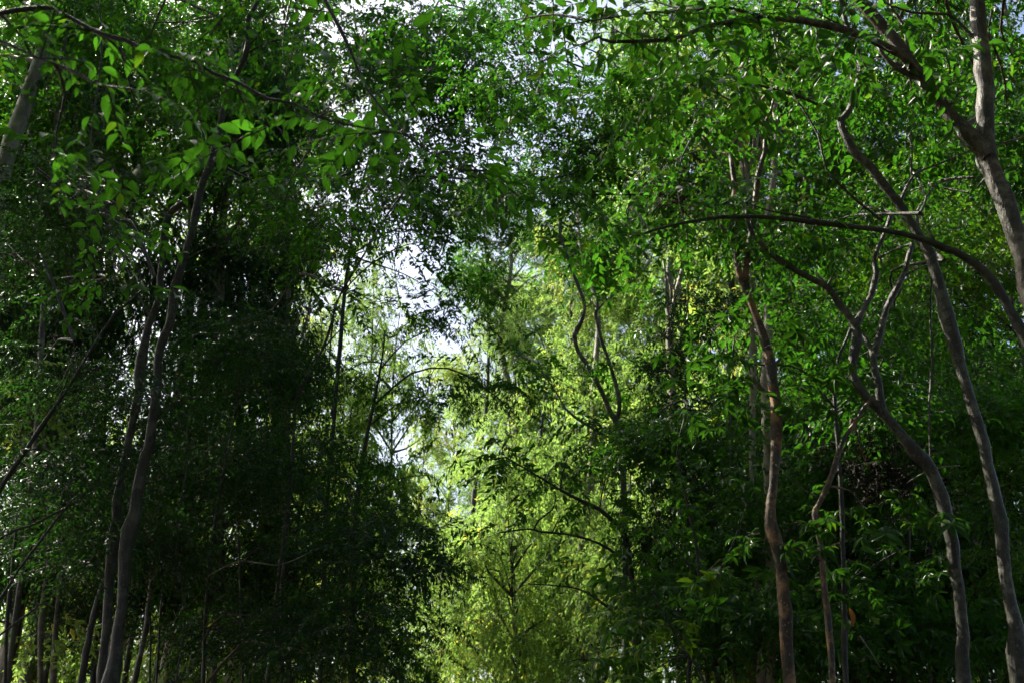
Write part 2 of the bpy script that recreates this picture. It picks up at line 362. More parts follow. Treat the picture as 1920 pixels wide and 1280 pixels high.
hero('arching_tree', 'dark trunk at the right edge whose long bough arches across the frame', 7.8,
    [(2010, 1000), (1985, 820), (1955, 700), (1920, 630), (1897, 590), (1877, 550), (1850, 512), (1810, 482), (1770, 464), (1720, 446), (1650, 431), (1560, 420), (1450, 408), (1350, 408), (1250, 425), (1195, 442)],
    (46, 8), 'bark_dark', limbs=[([(1560, 420), (1500, 405), (1440, 395), (1400, 380)], (10, 4)), ([(1760, 462), (1740, 430), (1725, 400)], (9, 4))],
    crown=[(1560, 400, 300, 70, 9.6, 0.5, 0.3), (1280, 400, 160, 70, 8.4, 0.5, 0.5)], spray='broad', leaf='leaf_mid', seed=3, sigma=0.3, clump_area=0.5)
hero('twisted_tree', 'twisting grey trunk with a glossy elbow, splitting into several crooked limbs', 8.8,
    [(1808, 1290), (1801, 1150), (1786, 1020), (1766, 930), (1746, 880), (1717, 848), (1683, 806), (1650, 766), (1609, 726), (1599, 682), (1606, 638), (1600, 606), (1576, 571), (1549, 537), (1515, 520), (1465, 490), (1424, 457), (1408, 430), (1396, 392)],
    (48, 13), 'bark_grey',
    limbs=[([(1603, 620), (1609, 598), (1633, 554), (1643, 511), (1639, 484), (1660, 437), (1672, 398)], (26, 13)),
           ([(1655, 770), (1646, 719), (1638, 679), (1641, 658), (1650, 625), (1663, 578), (1683, 538), (1697, 507), (1711, 457)], (28, 17)),
           ([(1642, 690), (1629, 645), (1612, 620), (1570, 560), (1530, 510)], (15, 6), 8.8, 0.3),
           ([(1690, 522), (1730, 500), (1770, 488)], (8, 4))],
    crown=[(1560, 520, 170, 90, 10.4, 0.5, 0.45), (1720, 560, 130, 130, 10.4, 0.5, 0.55), (1700, 720, 120, 110, 10.4, 0.5, 0.6), (1500, 640, 150, 70, 10.0, 0.5, 0.45)],
    spray='broad', leaf='leaf_mid', seed=4, sigma=0.3, clump_area=0.5)
hero('leaning_stem_tree', 'brown stem kinked at mid height, sunlit along one edge, below the crooked limbs', 8.72,
    [(1562, 1290), (1559, 1220), (1552, 1152), (1544, 1085), (1539, 1018), (1528, 964), (1534, 945), (1552, 910), (1572, 850), (1584, 820), (1609, 783), (1625, 757), (1640, 742)], (24, 13), 'bark_orange',
    crown=[(1700, 960, 110, 110, 8.8, 0.6, 0.5), (1480, 1050, 90, 90, 8.6, 0.5, 0.4)], spray='whorl', leaf='leaf_gloss', seed=5, sigma=0.3, clump_area=0.5)
hero('straight_stem_tree', 'thin dark straight stem with a side bough, just right of the kinked stem', 9.4,
    [(1586, 1290), (1583, 1160), (1580, 1018), (1576, 900), (1568, 800), (1565, 735), (1572, 672), (1590, 630), (1602, 590)], (18, 9), 'bark_dark',
    limbs=[([(1566, 745), (1557, 728), (1515, 702), (1482, 685), (1431, 684), (1398, 679), (1347, 658)], (10, 4)),
           ([(1585, 1120), (1589, 1105), (1599, 1082), (1633, 1062), (1670, 1041), (1697, 1028)], (9, 4)),
           ([(1568, 700), (1610, 670), (1660, 640)], (7, 4))],
    crown=[(1400, 690, 130, 60, 9.6, 0.5, 0.7), (1690, 1040, 110, 80, 9.8, 0.5, 0.6), (1350, 640, 80, 60, 9.6, 0.4, 0.6)], spray='whorl', leaf='leaf_gloss', seed=6, sigma=0.3, clump_area=0.4)
hero('sun_patch_tree', 'tall orange-brown trunk with sun patches painted into its bark and a narrow twin fork', 9.0,
    [(1482, 1290), (1476, 1200), (1470, 1100), (1462, 1040), (1447, 990), (1446, 940), (1453, 880), (1457, 800), (1449, 720), (1441, 660), (1421, 600), (1403, 556), (1386, 510), (1378, 460), (1374, 400), (1378, 350), (1370, 290)], (44, 17), 'bark_orange',
    limbs=[([(1405, 562), (1398, 514), (1408, 430), (1414, 400), (1421, 329), (1434, 285), (1434, 235), (1445, 208), (1458, 161)], (22, 10)),
           ([(1380, 468), (1368, 445), (1338, 410), (1290, 386), (1250, 375)], (13, 5)),
           ([(1435, 240), (1408, 212), (1374, 191), (1337, 171), (1300, 141)], (9, 5)),
           ([(1390, 520), (1420, 470), (1450, 450)], (7, 4))],
    crown=[(1300, 360, 140, 100, 9.6, 0.7, 0.5), (1420, 250, 120, 110, 9.8, 0.7, 0.35), (1480, 370, 100, 80, 9.5, 0.5, 0.4)],
    spray='broad', leaf='leaf_mid', seed=7, sigma=0.3, clump_area=0.45)

# ------------------------------------------------------------------ pale trunks farther back on the right
hero('pale_trunk_tree', 'tall straight pale trunk standing behind the orange-brown trunk', 12.4,
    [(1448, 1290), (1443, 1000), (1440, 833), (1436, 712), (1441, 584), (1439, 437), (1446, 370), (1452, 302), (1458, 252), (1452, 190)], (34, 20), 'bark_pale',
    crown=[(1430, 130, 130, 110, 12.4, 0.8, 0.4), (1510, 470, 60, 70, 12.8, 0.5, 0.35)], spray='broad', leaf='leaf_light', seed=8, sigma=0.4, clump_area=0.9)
hero('vine_trunk_tree', 'pale trunk hung with dangling roots, high up left of the tall pale trunk', 15,
    [(1412, 900), (1412, 600), (1408, 420), (1398, 330), (1388, 275), (1384, 242), (1372, 195), (1366, 140)], (24, 16), 'bark_pale',
    limbs=[([(1400, 330), (1412, 290), (1416, 230), (1420, 180)], (16, 10)), ([(1380, 260), (1340, 240), (1322, 205), (1310, 158)], (12, 7))],
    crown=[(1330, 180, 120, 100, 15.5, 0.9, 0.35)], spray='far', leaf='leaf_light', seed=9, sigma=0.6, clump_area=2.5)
hero('fern_trunk_tree', 'pale flaring trunk in the sunlit gap, right of the twin-stemmed tree', 21,
    [(1268, 1100), (1265, 900), (1262, 739), (1260, 692), (1256, 631), (1261, 578), (1270, 540), (1282, 490)], (26, 14), 'bark_pale',
    limbs=[([(1258, 610), (1250, 564), (1250, 531), (1244, 490)], (14, 7)), ([(1262, 700), (1230, 690), (1190, 720), (1150, 735)], (9, 4)), ([(1258, 640), (1235, 620), (1225, 590)], (13, 6))],
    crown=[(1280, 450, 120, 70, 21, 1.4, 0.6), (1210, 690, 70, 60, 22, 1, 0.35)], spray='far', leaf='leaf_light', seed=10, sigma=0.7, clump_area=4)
hero('twin_stem_tree', 'two crooked mottled stems splitting low over the bright gap', 19,
    [(1176, 1290), (1172, 1050), (1168, 870), (1161, 806), (1152, 783), (1141, 766), (1124, 726), (1104, 689), (1084, 658), (1077, 631), (1087, 608), (1097, 578), (1087, 544), (1073, 511), (1060, 470), (1050, 437), (1055, 395)], (22, 9), 'bark_mottled',
    limbs=[([(1154, 790), (1161, 765), (1158, 732), (1144, 685), (1130, 645), (1120, 608), (1117, 585), (1127, 574), (1157, 548), (1194, 521), (1220, 490)], (16, 6)),
           ([(1118, 590), (1120, 564), (1112, 538)], (8, 5)),
           ([(1160, 830), (1107, 800), (1067, 773), (1053, 753), (1043, 736), (1023, 706), (1010, 680)], (9, 4))],
    crown=[(1080, 440, 150, 80, 20, 1.2, 0.55), (1220, 480, 90, 60, 20, 1.2, 0.5), (1000, 690, 90, 60, 20, 1.2, 0.7), (1180, 720, 60, 120, 20, 1, 0.35)], spray='far', leaf='leaf_mid', seed=11, sigma=0.5, clump_area=2)
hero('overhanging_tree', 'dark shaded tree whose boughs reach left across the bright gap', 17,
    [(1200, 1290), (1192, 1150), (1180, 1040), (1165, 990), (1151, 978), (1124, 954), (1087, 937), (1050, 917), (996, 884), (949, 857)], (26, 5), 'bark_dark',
    limbs=[([(1185, 1060), (1141, 1028), (1104, 1011), (1060, 1000), (1013, 996), (989, 991), (936, 998)], (11, 5)),
           ([(1000, 994), (1010, 975), (1035, 955), (1042, 935), (1040, 920)], (6, 4)),
           ([(1194, 1190), (1174, 1173), (1144, 1142), (1104, 1112), (1063, 1099), (989, 1094)], (10, 4))],
    crown=[(1020, 890, 130, 45, 17, 1.0, 0.8), (1060, 970, 90, 40, 17, 1, 0.4), (1100, 840, 90, 60, 18, 1, 0.7), (1090, 1110, 90, 40, 17, 1, 0.3), (900, 840, 80, 40, 17, 1, 0.6)], spray='far', leaf='leaf_mid', seed=12, sigma=0.4, clump_area=1.2)

# dark understorey trees on the right
hero('shaded_shrub_tree', 'dense dark leafy young tree filling the shade right of the gap', 11.5,
    [(1290, 1290), (1300, 1180), (1310, 1060), (1290, 950), (1270, 850), (1290, 760)], (16, 6), 'bark_dark',
    limbs=[([(1308, 1080), (1250, 1000), (1220, 930)], (8, 4)), ([(1300, 1150), (1360, 1050), (1400, 950)], (8, 4))],
    crown=[(1290, 880, 110, 130, 11.8, 0.8, 1.5), (1250, 1080, 90, 150, 11.6, 0.8, 1.6), (1370, 1000, 100, 170, 12, 0.8, 1.3), (1330, 1210, 160, 90, 11.5, 0.8, 1.4), (1330, 730, 100, 70, 12, 0.7, 0.7)],
    spray='broad', leaf='leaf_gloss', seed=13, sigma=0.35, clump_area=0.7)
hero('rosette_tree', 'young tree with glossy leaf rosettes leaning in at the bottom right of the gap', 9.2,
    [(1330, 1300), (1290, 1230), (1250, 1160), (1225, 1110)], (10, 4), 'bark_dark',
    crown=[(1250, 1160, 60, 60, 9.2, 0.3, 0.9), (1290, 1230, 70, 60, 9.2, 0.3, 0.8), (1180, 1230, 40, 40, 9.2, 0.3, 0.6)], spray='whorl', leaf='leaf_gloss', seed=14, sigma=0.22, clump_area=0.25)
hero('thicket_tree', 'broad dark crowned tree behind the twisting grey trunk', 13,
    [(1700, 1290), (1695, 1150), (1705, 1000), (1690, 900), (1700, 800), (1690, 700)], (14, 6), 'bark_dark',
    crown=[(1620, 900, 140, 110, 13, 0.8, 1.7), (1780, 800, 120, 130, 13.5, 0.8, 1.1), (1680, 1100, 200, 110, 13, 0.8, 1.6), (1560, 1180, 130, 90, 12.5, 0.8, 1.4), (1500, 900, 110, 120, 13, 0.8, 1.0), (1830, 1060, 100, 140, 13, 0.8, 1.1)],
    spray='broad', leaf='leaf_mid', seed=15, sigma=0.4, clump_area=0.9)
hero('edge_tree', 'bright green leafy tree along the right edge behind the grey stems', 15,
    [(1960, 1290), (1950, 1100), (1940, 900), (1920, 700), (1890, 520)], (20, 8), 'bark_grey',
    crown=[(1860, 430, 130, 120, 15, 1, 1.0), (1880, 680, 100, 140, 15, 1, 1.1), (1900, 950, 80, 130, 15, 1, 1.0), (1700, 400, 120, 110, 15, 1, 0.8), (1790, 560, 110, 90, 15, 1, 0.8)],
    spray='broad', leaf='leaf_mid', seed=16, sigma=0.45, clump_area=1.0, tone=0.6)
hero('high_canopy_tree', 'tall tree whose fine dark canopy spreads over the upper middle', 15,
    [(1560, 1290), (1530, 900), (1480, 600), (1400, 380), (1300, 250), (1200, 180), (1100, 130)], (16, 6), 'bark_dark',
    crown=[(1180, 200, 200, 120, 15, 1.2, 0.7), (1100, 330, 170, 90, 15, 1.2, 0.7), (1000, 120, 130, 110, 14, 1, 0.4), (1280, 300, 130, 100, 15, 1, 0.7), (1000, 260, 110, 110, 15, 1, 0.45), (1380, 90, 200, 90, 15, 1, 0.9)],
    spray='broad', leaf='leaf_mid', seed=17, sigma=0.45, clump_area=1.0)

# ------------------------------------------------------------------ the left-hand trees
hero('left_trunk_tree', 'smooth brown trunk rising high and curving right, stub and hollow at mid height', 10,
    [(206, 1290), (218, 1220), (228, 1136), (235, 1035), (252, 961), (262, 900), (272, 850), (279, 833), (294, 732), (297, 682), (302, 648), (319, 608), (326, 547), (336, 514), (349, 470), (361, 430), (373, 366), (383, 336), (396, 302), (406, 262), (417, 215), (430, 168), (453, 124), (465, 84), (465, 34), (484, 3), (500, -40)], (42, 14), 'bark_olive',
    limbs=[([(464, 40), (440, 25), (415, 35)], (8, 4)), ([(468, 85), (490, 60), (498, 30)], (6, 3)), ([(465, 100), (500, 80), (560, 70), (600, 60)], (7, 3)),
           ([(345, 490), (380, 470), (420, 455)], (7, 3)), ([(285, 800), (320, 755), (380, 745)], (7, 3))],
    crown=[(560, 60, 170, 70, 10.5, 0.8, 0.5), (430, 280, 160, 90, 10.8, 0.8, 0.6), (520, 390, 130, 80, 10.8, 0.8, 0.8), (300, 80, 160, 80, 11, 0.8, 0.45)],
    spray='broad', leaf='leaf_mid', seed=20, sigma=0.35, clump_area=0.7)
hero('companion_trunk_tree', 'thinner grey trunk close beside the smooth brown trunk, hooking right at its top', 10.6,
    [(186, 1290), (202, 1152), (208, 1068), (218, 968), (228, 884), (235, 850), (249, 783), (262, 732), (265, 672), (279, 611), (296, 564), (304, 497), (307, 457), (312, 420), (319, 400), (336, 386), (358, 372), (376, 350), (386, 322)], (32, 19), 'bark_olive',
    limbs=[([(300, 500), (280, 450), (240, 400)], (7, 3)), ([(285, 600), (250, 540), (200, 520)], (7, 3))],
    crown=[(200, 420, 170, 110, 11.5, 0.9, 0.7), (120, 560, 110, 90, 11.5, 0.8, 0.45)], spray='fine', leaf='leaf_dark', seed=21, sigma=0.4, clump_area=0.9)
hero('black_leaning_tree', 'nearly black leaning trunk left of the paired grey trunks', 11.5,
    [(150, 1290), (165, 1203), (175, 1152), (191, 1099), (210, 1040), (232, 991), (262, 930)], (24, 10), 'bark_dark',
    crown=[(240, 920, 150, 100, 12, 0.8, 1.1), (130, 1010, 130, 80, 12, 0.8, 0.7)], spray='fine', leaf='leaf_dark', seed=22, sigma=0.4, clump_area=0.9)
hero('diagonal_tree', 'dark tree with a long diagonal bough crossing the left side', 9.6,
    [(-60, 1290), (-40, 1100), (-15, 950), (50, 840), (101, 766), (141, 705), (175, 648), (215, 591), (249, 561), (290, 520)], (20, 6), 'bark_dark',
    limbs=[([(148, 700), (180, 690), (218, 679), (249, 665)], (8, 4)), ([(100, 768), (130, 700), (140, 640)], (6, 3)),
           ([(-36, 1080), (0, 1008), (60, 984), (111, 957), (180, 920)], (11, 5)), ([(-46, 1160), (0, 1122), (34, 1068), (74, 1015), (134, 937), (160, 925)], (12, 5)), ([(-50, 1230), (0, 1189), (67, 1139), (104, 1112)], (9, 4))],
    crown=[(80, 700, 110, 90, 10.2, 0.7, 0.8), (60, 900, 120, 100, 10.5, 0.7, 1.1), (180, 780, 90, 80, 10.5, 0.7, 0.9), (70, 480, 110, 80, 10.5, 0.7, 0.6), (60, 330, 110, 80, 10.5, 0.7, 0.7)],
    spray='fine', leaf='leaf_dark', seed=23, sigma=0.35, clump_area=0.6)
hero('slanting_tree', 'thin grey stem slanting up to the right in the dark thicket', 13,
    [(500, 1290), (520, 1100), (540, 950), (551, 800), (554, 759), (571, 712), (598, 668), (615, 628), (628, 581), (642, 545), (690, 465), (735, 390), (780, 330)], (14, 5), 'bark_grey',
    limbs=[([(560, 740), (620, 740), (680, 700)], (5, 3)), ([(640, 550), (690, 500), (760, 460), (850, 450)], (6, 3)), ([(604, 655), (640, 615), (665, 590)], (6, 3))],
    crown=[(540, 480, 110, 80, 13.5, 1, 0.95), (470, 600, 110, 80, 14, 1, 0.8), (590, 770, 100, 70, 13.5, 1, 0.6), (700, 400, 110, 50, 13.5, 1, 0.5), (860, 380, 110, 70, 13.5, 1, 0.9)],
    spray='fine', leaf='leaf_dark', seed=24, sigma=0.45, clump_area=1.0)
hero('thicket_tree', 'dense near-black small-leaved tree filling the lower left thicket', 12.5,
    [(380, 1290), (385, 1150), (400, 1000), (420, 880), (440, 780)], (14, 6), 'bark_dark',
    limbs=[([(390, 1120), (470, 1040), (540, 1000), (640, 960)], (8, 3)), ([(395, 1050), (330, 980), (300, 940)], (7, 3))],
    crown=[(420, 760, 150, 110, 13, 0.8, 0.8), (500, 930, 170, 110, 12.5, 0.8, 0.95), (380, 1100, 150, 130, 12.5, 0.8, 0.8), (600, 1080, 150, 130, 12.5, 0.8, 0.9), (560, 1220, 170, 80, 12.5, 0.8, 0.7), (660, 930, 60, 80, 13, 0.8, 0.5)],
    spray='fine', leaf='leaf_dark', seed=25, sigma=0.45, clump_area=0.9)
hero('weeping_tree', 'tree with drooping narrow leaves hanging beside the central sky gap', 18,
    [(660, 1290), (665, 1000), (680, 860), (700, 760), (715, 680), (722, 620)], (22, 5), 'bark_dark',
    limbs=[([(700, 760), (770, 700), (840, 690), (900, 720), (950, 760)], (8, 3)), ([(715, 690), (760, 640), (820, 610), (850, 560)], (6, 3)), ([(690, 800), (740, 760), (800, 740)], (6, 3)), ([(670, 960), (740, 900), (800, 890)], (7, 3))],
    crown=[(835, 570, 45, 45, 18, 1, 0.55), (850, 640, 55, 55, 18, 1, 0.65), (925, 710, 80, 50, 18, 1, 0.8), (640, 690, 80, 40, 18, 1, 0.5), (720, 780, 100, 50, 18, 1, 0.3), (710, 960, 80, 80, 17, 1, 0.8), (740, 1110, 80, 100, 17, 1, 0.8), (740, 1230, 90, 60, 17, 1, 0.8), (640, 860, 110, 70, 17, 1, 0.6)],
    spray='drop', leaf='leaf_mid', seed=26, sigma=0.45, clump_area=1.1)
hero('spreading_tree', 'slender tree hidden in the thicket whose fine leaves speckle the sky at top centre', 19,
    [(600, 1290), (610, 1000), (625, 800), (640, 620), (655, 480), (680, 340), (720, 220), (770, 110)], (18, 5), 'bark_dark',
    limbs=[([(660, 450), (720, 380), (800, 340), (880, 320)], (7, 3)), ([(690, 310), (760, 270), (830, 250), (900, 240)], (7, 3)), ([(730, 200), (800, 170), (870, 170)], (5, 3))],
    crown=[(640, 150, 110, 90, 21, 1.2, 0.6), (790, 520, 70, 70, 24, 1.2, 0.5), (850, 30, 110, 70, 21, 1.2, 1.2), (720, 90, 110, 110, 22, 1.2, 1.2), (700, 300, 90, 90, 22, 1.2, 0.8), (930, 120, 90, 90, 22, 1.2, 0.8), (770, 60, 100, 90, 21, 1.2, 1.0), (770, 460, 60, 40, 20, 1.2, 0.5), (830, 90, 80, 90, 20, 1.2, 0.8), (800, 220, 80, 100, 20, 1.2, 1.4), (780, 370, 80, 80, 20, 1.2, 1.4), (800, 40, 130, 60, 19, 1.2, 0.6), (930, 60, 80, 70, 19, 1.2, 0.6), (760, 130, 110, 90, 19, 1.2, 0.5), (720, 250, 100, 70, 19, 1.2, 0.45), (830, 280, 100, 70, 19, 1.2, 0.5), (740, 370, 100, 50, 19, 1.2, 0.45), (880, 360, 90, 60, 19, 1.2, 0.6), (900, 180, 70, 90, 19, 1.2, 0.4), (860, 440, 90, 40, 19, 1.2, 0.5)],
    spray='far', leaf='leaf_mid', seed=30, sigma=0.5, clump_area=1.6)
hero('pale_stub_tree', 'pale trunk with fern roots showing through the left thicket beside a sky gap', 22,
    [(540, 1290), (535, 1000), (540, 760), (541, 645), (538, 581), (545, 520)], (22, 14), 'bark_pale',
    limbs=[([(541, 660), (562, 640), (575, 600), (582, 560)], (10, 5))],
    crown=[(520, 480, 120, 60, 22, 1, 0.4), (640, 560, 80, 60, 22, 1, 0.35)], spray='far', leaf='leaf_mid', seed=27, sigma=0.5, clump_area=2)
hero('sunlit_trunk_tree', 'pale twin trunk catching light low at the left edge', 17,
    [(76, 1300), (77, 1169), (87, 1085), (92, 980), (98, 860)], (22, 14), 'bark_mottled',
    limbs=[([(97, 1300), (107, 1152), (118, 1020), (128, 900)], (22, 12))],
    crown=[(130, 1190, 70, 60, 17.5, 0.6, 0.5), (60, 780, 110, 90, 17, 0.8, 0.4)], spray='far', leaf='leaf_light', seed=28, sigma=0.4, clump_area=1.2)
hero('gleaming_trunk_tree', 'pale trunk glimpsed through leaves high at the upper left corner', 16,
    [(60, 900), (80, 600), (100, 300), (120, 80), (140, 40), (152, -10), (165, -60)], (16, 11), 'bark_mottled',
    crown=[(160, 150, 140, 110, 16, 1, 0.6), (60, 250, 120, 110, 16, 1, 0.6)], spray='far', leaf='leaf_mid', seed=29, sigma=0.5, clump_area=1.5)
for i, (pl, wd, lab) in enumerate((
        ([(250, 1290), (275, 1169), (285, 1080), (300, 950)], (22, 12), 'mossy trunk low in the shade right of the paired trunks'),
        ([(280, 1290), (281, 1130), (276, 1000)], (8, 5), 'thin straight pole of a sapling right of the mossy trunk'),
        ([(292, 1290), (302, 1136), (319, 1052), (340, 1015), (370, 960)], (9, 5), 'thin sapling bending right in the dark lower thicket'),
        ([(527, 1290), (529, 1102), (532, 1052), (536, 960)], (16, 10), 'dim brown trunk deep in the dark lower thicket'),
        ([(8, 1290), (12, 1180), (20, 1100), (30, 990)], (14, 9), 'dark post-like trunk at the lower left edge'),
        ([(455, 1290), (452, 1150), (448, 1020), (440, 900)], (9, 6), 'slim dark sapling between the bent sapling and the dim trunk'),
        ([(1745, 1290), (1742, 1120), (1748, 980), (1752, 860), (1745, 700), (1752, 600)], (14, 8), 'thin brown stem behind the elbowed grey trunk'),
        ([(1380, 1290), (1376, 1150), (1368, 980), (1372, 800), (1362, 620)], (9, 5), 'thin stem in the shaded leaves left of the orange-brown trunk'),
        ([(1862, 1290), (1850, 1100), (1848, 900), (1838, 760)], (10, 6), 'thin pole between the two grey trunks at the lower right'),
        )):
    Yv = 12.8 + 0.35 * i
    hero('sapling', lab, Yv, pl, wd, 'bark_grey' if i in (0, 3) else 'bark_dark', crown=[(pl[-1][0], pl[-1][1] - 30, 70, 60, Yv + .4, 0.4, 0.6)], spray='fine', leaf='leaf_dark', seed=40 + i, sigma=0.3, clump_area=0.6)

# ------------------------------------------------------------------ near foliage: overhanging branch at the top left, every leaf its own part
NEAR_LEAF = []
def near_leaf_meshes():
    for k in range(5):
        rng = np.random.default_rng(60 + k); v, f = leaf_shape(2); v = v.copy()
        v[:, 2] *= rng.uniform(0.6, 1.5); v[:, 1] *= rng.uniform(0.9, 1.1); v[:, 2] -= rng.uniform(0, 0.12) * v[:, 0] ** 2
        mb = Mesh(); mb.add(v * np.array((1, 0.46, 1)), f, 0, np.full(len(f), 0.3 + 0.12 * k))
        tube(mb, np.array(((-0.12, 0, 0.02), (0.0, 0, 0.0))), np.array((0.010, 0.010)), 3, 0, 1)
        NEAR_LEAF.append(mb)
near_leaf_meshes()
LM = {}
def leaf_objects(parent, org, skel, n, ll, rng, leaf, bark, spread=0.30, zone=None):
    """leafy twigs grown from the points of skel: twigs are sub-parts, each leaf an object sharing one of five meshes"""
    key = (leaf, bark)
    if key not in LM: LM[key] = [b.mesh('leaf', (M[leaf], M[bark])) for b in NEAR_LEAF]
    made = 0
    while made < n:
        a = skel[rng.integers(len(skel))]
        az = rng.uniform(0, 6.283); L = rng.uniform(0.25, 0.75) * spread / 0.30
        d = np.array((math.cos(az), math.sin(az) * 0.7, rng.normal(-0.05, 0.35))); e = a + d * L; m = a + d * L * 0.5 + np.array((0, 0, 0.05 * L))
        p, r = smooth_path((a, m, e), (0.0052, 0.004, 0.002), 0.06)
        mb = Mesh(); tube(mb, p - a, r, 4); tw = link('twig', mb.mesh('twig', (M[bark],)), parent, a - org)
        k = rng.integers(6, 11)
        for i in range(k):
            t = (i + 1) / k; q = p[min(len(p) - 1, int(t * (len(p) - 1)))]
            o = bpy.data.objects.new('leaf', LM[key][rng.integers(5)]); C.objects.link(o); o.parent = tw
            o.location = q - a
            o.rotation_euler = (rng.normal(0, 0.4), rng.uniform(0.0, 0.9), az + (1 if i % 2 else -1) * rng.uniform(0.4, 1.1))
            s = ll * rng.uniform(0.75, 1.15); o.scale = (s, s, s); made += 1
fb_trunk = [(-420, 900), (-330, 500), (-200, 180), (-90, 60), (0, 25), (85, 15), (110, 22), (150, 45), (195, 67), (235, 75), (280, 97), (330, 108), (370, 118), (400, 138), (450, 157), (500, 185), (550, 195), (590, 215), (640, 232), (735, 248), (810, 258)]
ft, fb, fsk = hero('overhanging_branch_tree', 'nearest tree, its thin dark branch sloping across the top left corner with large leaves', 4.2, fb_trunk, (20, 7), 'bark_dark',
    limbs=[([(-60, 50), (20, 85), (75, 110), (130, 130), (175, 155), (222, 166)], (11, 6), 4.0), ([(382, 130), (330, 135), (295, 142)], (6, 3), 4.2), ([(440, 155), (470, 200), (500, 240)], (5, 3), 4.2), ([(600, 218), (680, 180), (760, 160), (830, 155)], (6, 3), 4.2)],
    crown=[(160, 240, 130, 90, 5.2, 0.3, 0.35), (90, 60, 120, 60, 4.8, 0.3, 0.35)], spray='near', leaf='leaf_mid', seed=50, sigma=0.2, clump_area=0.15, ground=True)
rng = np.random.default_rng(77)
zone = fsk[(fsk[:, 2] > 3.0) & (fsk[:, 0] > -2.6)]
leaf_objects(ft, fb, zone, 250, 0.095, rng, 'leaf_mid', 'bark_dark')
# large hanging leaves on the dark bough of the forked tree
zone = nr_skel[(nr_skel[:, 0] < 2.6) & (nr_skel[:, 2] > 3.5)]
leaf_objects(near_right, nr_base, zone, 260, 0.115, np.random.default_rng(78), 'leaf_mid', 'bark_red', 0.36)

# second near tree: loose leaves hanging over the upper middle
t2, b2, s2 = hero('leafy_bough_tree', 'loose bough of bright leaves hanging over the upper left middle', 6.0,
    [(-420, 1000), (-440, 400), (-380, -100), (-150, -220), (150, -200), (400, -140), (560, -60), (640, 60), (690, 170), (770, 260), (860, 320)], (30, 4), 'bark_dark',
    limbs=[([(560, -60), (530, 90), (560, 220), (640, 330)], (6, 3)), ([(150, -200), (190, 60), (170, 300), (220, 460)], (7, 3)), ([(-150, -220), (20, 120), (80, 380)], (7, 3)), ([(690, 170), (760, 140), (840, 150)], (5, 3))],
    crown=[(720, 210, 160, 90, 6.2, 0.4, 0.35), (620, 330, 200, 80, 6.4, 0.4, 0.35), (250, 480, 130, 90, 6.4, 0.4, 0.14), (880, 330, 120, 60, 6.4, 0.4, 0.3), (120, 380, 150, 100, 6.4, 0.4, 0.25), (960, 400, 70, 40, 6.2, 0.3, 0.4), (780, 60, 130, 60, 6.6, 0.4, 0.25)],
    spray='near', leaf='leaf_mid', seed=51, sigma=0.25, clump_area=0.25)

# ------------------------------------------------------------------ backdrop: whole trees, five kinds copied
def template(H, cb, cr, nsp, spray, leaf, bark, seed, ncl=34):
    rng = np.random.default_rng(seed); sp = S[spray]
    tr = Mesh(); br = Mesh(); cr_ = Mesh()
    n = 9; pts = [np.array((0.0, 0, -0.2))]
    for i in range(1, n): pts.append(pts[-1] + np.array((rng.normal(0, 0.05) * H / n * 2, rng.normal(0, 0.05) * H / n * 2, (H * 0.92 + 0.2) / (n - 1))))
    rad = [0.011 * H * (1 - 0.85 * i / (n - 1)) * (1.4 if i == 0 else 1) for i in range(n)]
    p, r = smooth_path(pts, rad, 0.8); tube(tr, p, r, 8, 0.05)
    zc = (cb + H) / 2; hz = (H - cb) / 2; cc = []
    for _ in range(ncl):
        a = rng.uniform(0, 6.283); u = rng.uniform(-1, 1); rr = rng.uniform(0.35, 1.0) ** 0.6
        q = math.sqrt(1 - u * u); cc.append((cr * rr * q * math.cos(a), cr * rr * q * math.sin(a), zc + hz * rr * u))
    cc = np.array(cc)
    for c in cc:
        k = np.argmin(np.abs(p[:, 2] - max(cb * 0.9, c[2] - 0.45 * math.hypot(c[0], c[1])))); a = p[k]
        m = a + (c - a) * 0.5 + rng.normal(0, 0.25, 3) + np.array((0, 0, 0.12 * np.linalg.norm(c - a)))
        q, r2 = smooth_path((a, m, c), (0.05, 0.032, 0.012), 0.6); tube(br, q, r2, 5)
    wts = rng.gamma(1.2, 1.0, ncl); wts /= wts.sum(); idx = rng.choice(ncl, nsp, p=wts)
    pos = cc[idx] + rng.normal(0, 1, (nsp, 3)) * np.array((0.50, 0.50, 0.36))
    ct = np.clip(rng.normal(0.5, 0.22, ncl), 0, 1)
    for i in range(nsp):
        o = pos[i] - cc[idx[i]]
        sp.place(cr_, pos[i], math.atan2(o[1], o[0]) + rng.normal(0, 0.7), rng.normal(0.25, 0.35), rng.normal(0, 0.5), rng.uniform(0.75, 1.3), rng, ct[idx[i]])
    return [('trunk', tr.mesh('trunk', (M[bark],))), ('branches', br.mesh('branches', (M[bark],))), ('crown', cr_.mesh('crown', (M[leaf], M[bark])))]
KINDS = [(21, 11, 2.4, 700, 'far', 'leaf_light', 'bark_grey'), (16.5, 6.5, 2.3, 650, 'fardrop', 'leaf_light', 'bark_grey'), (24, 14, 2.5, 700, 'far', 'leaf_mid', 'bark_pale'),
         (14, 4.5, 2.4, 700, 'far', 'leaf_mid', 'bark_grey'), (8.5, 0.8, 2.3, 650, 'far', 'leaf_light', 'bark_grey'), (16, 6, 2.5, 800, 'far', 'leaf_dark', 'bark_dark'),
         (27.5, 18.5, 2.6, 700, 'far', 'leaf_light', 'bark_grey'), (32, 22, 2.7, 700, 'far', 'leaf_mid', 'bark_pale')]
T = [template(*k, 201 + i) for i, k in enumerate(KINDS)]
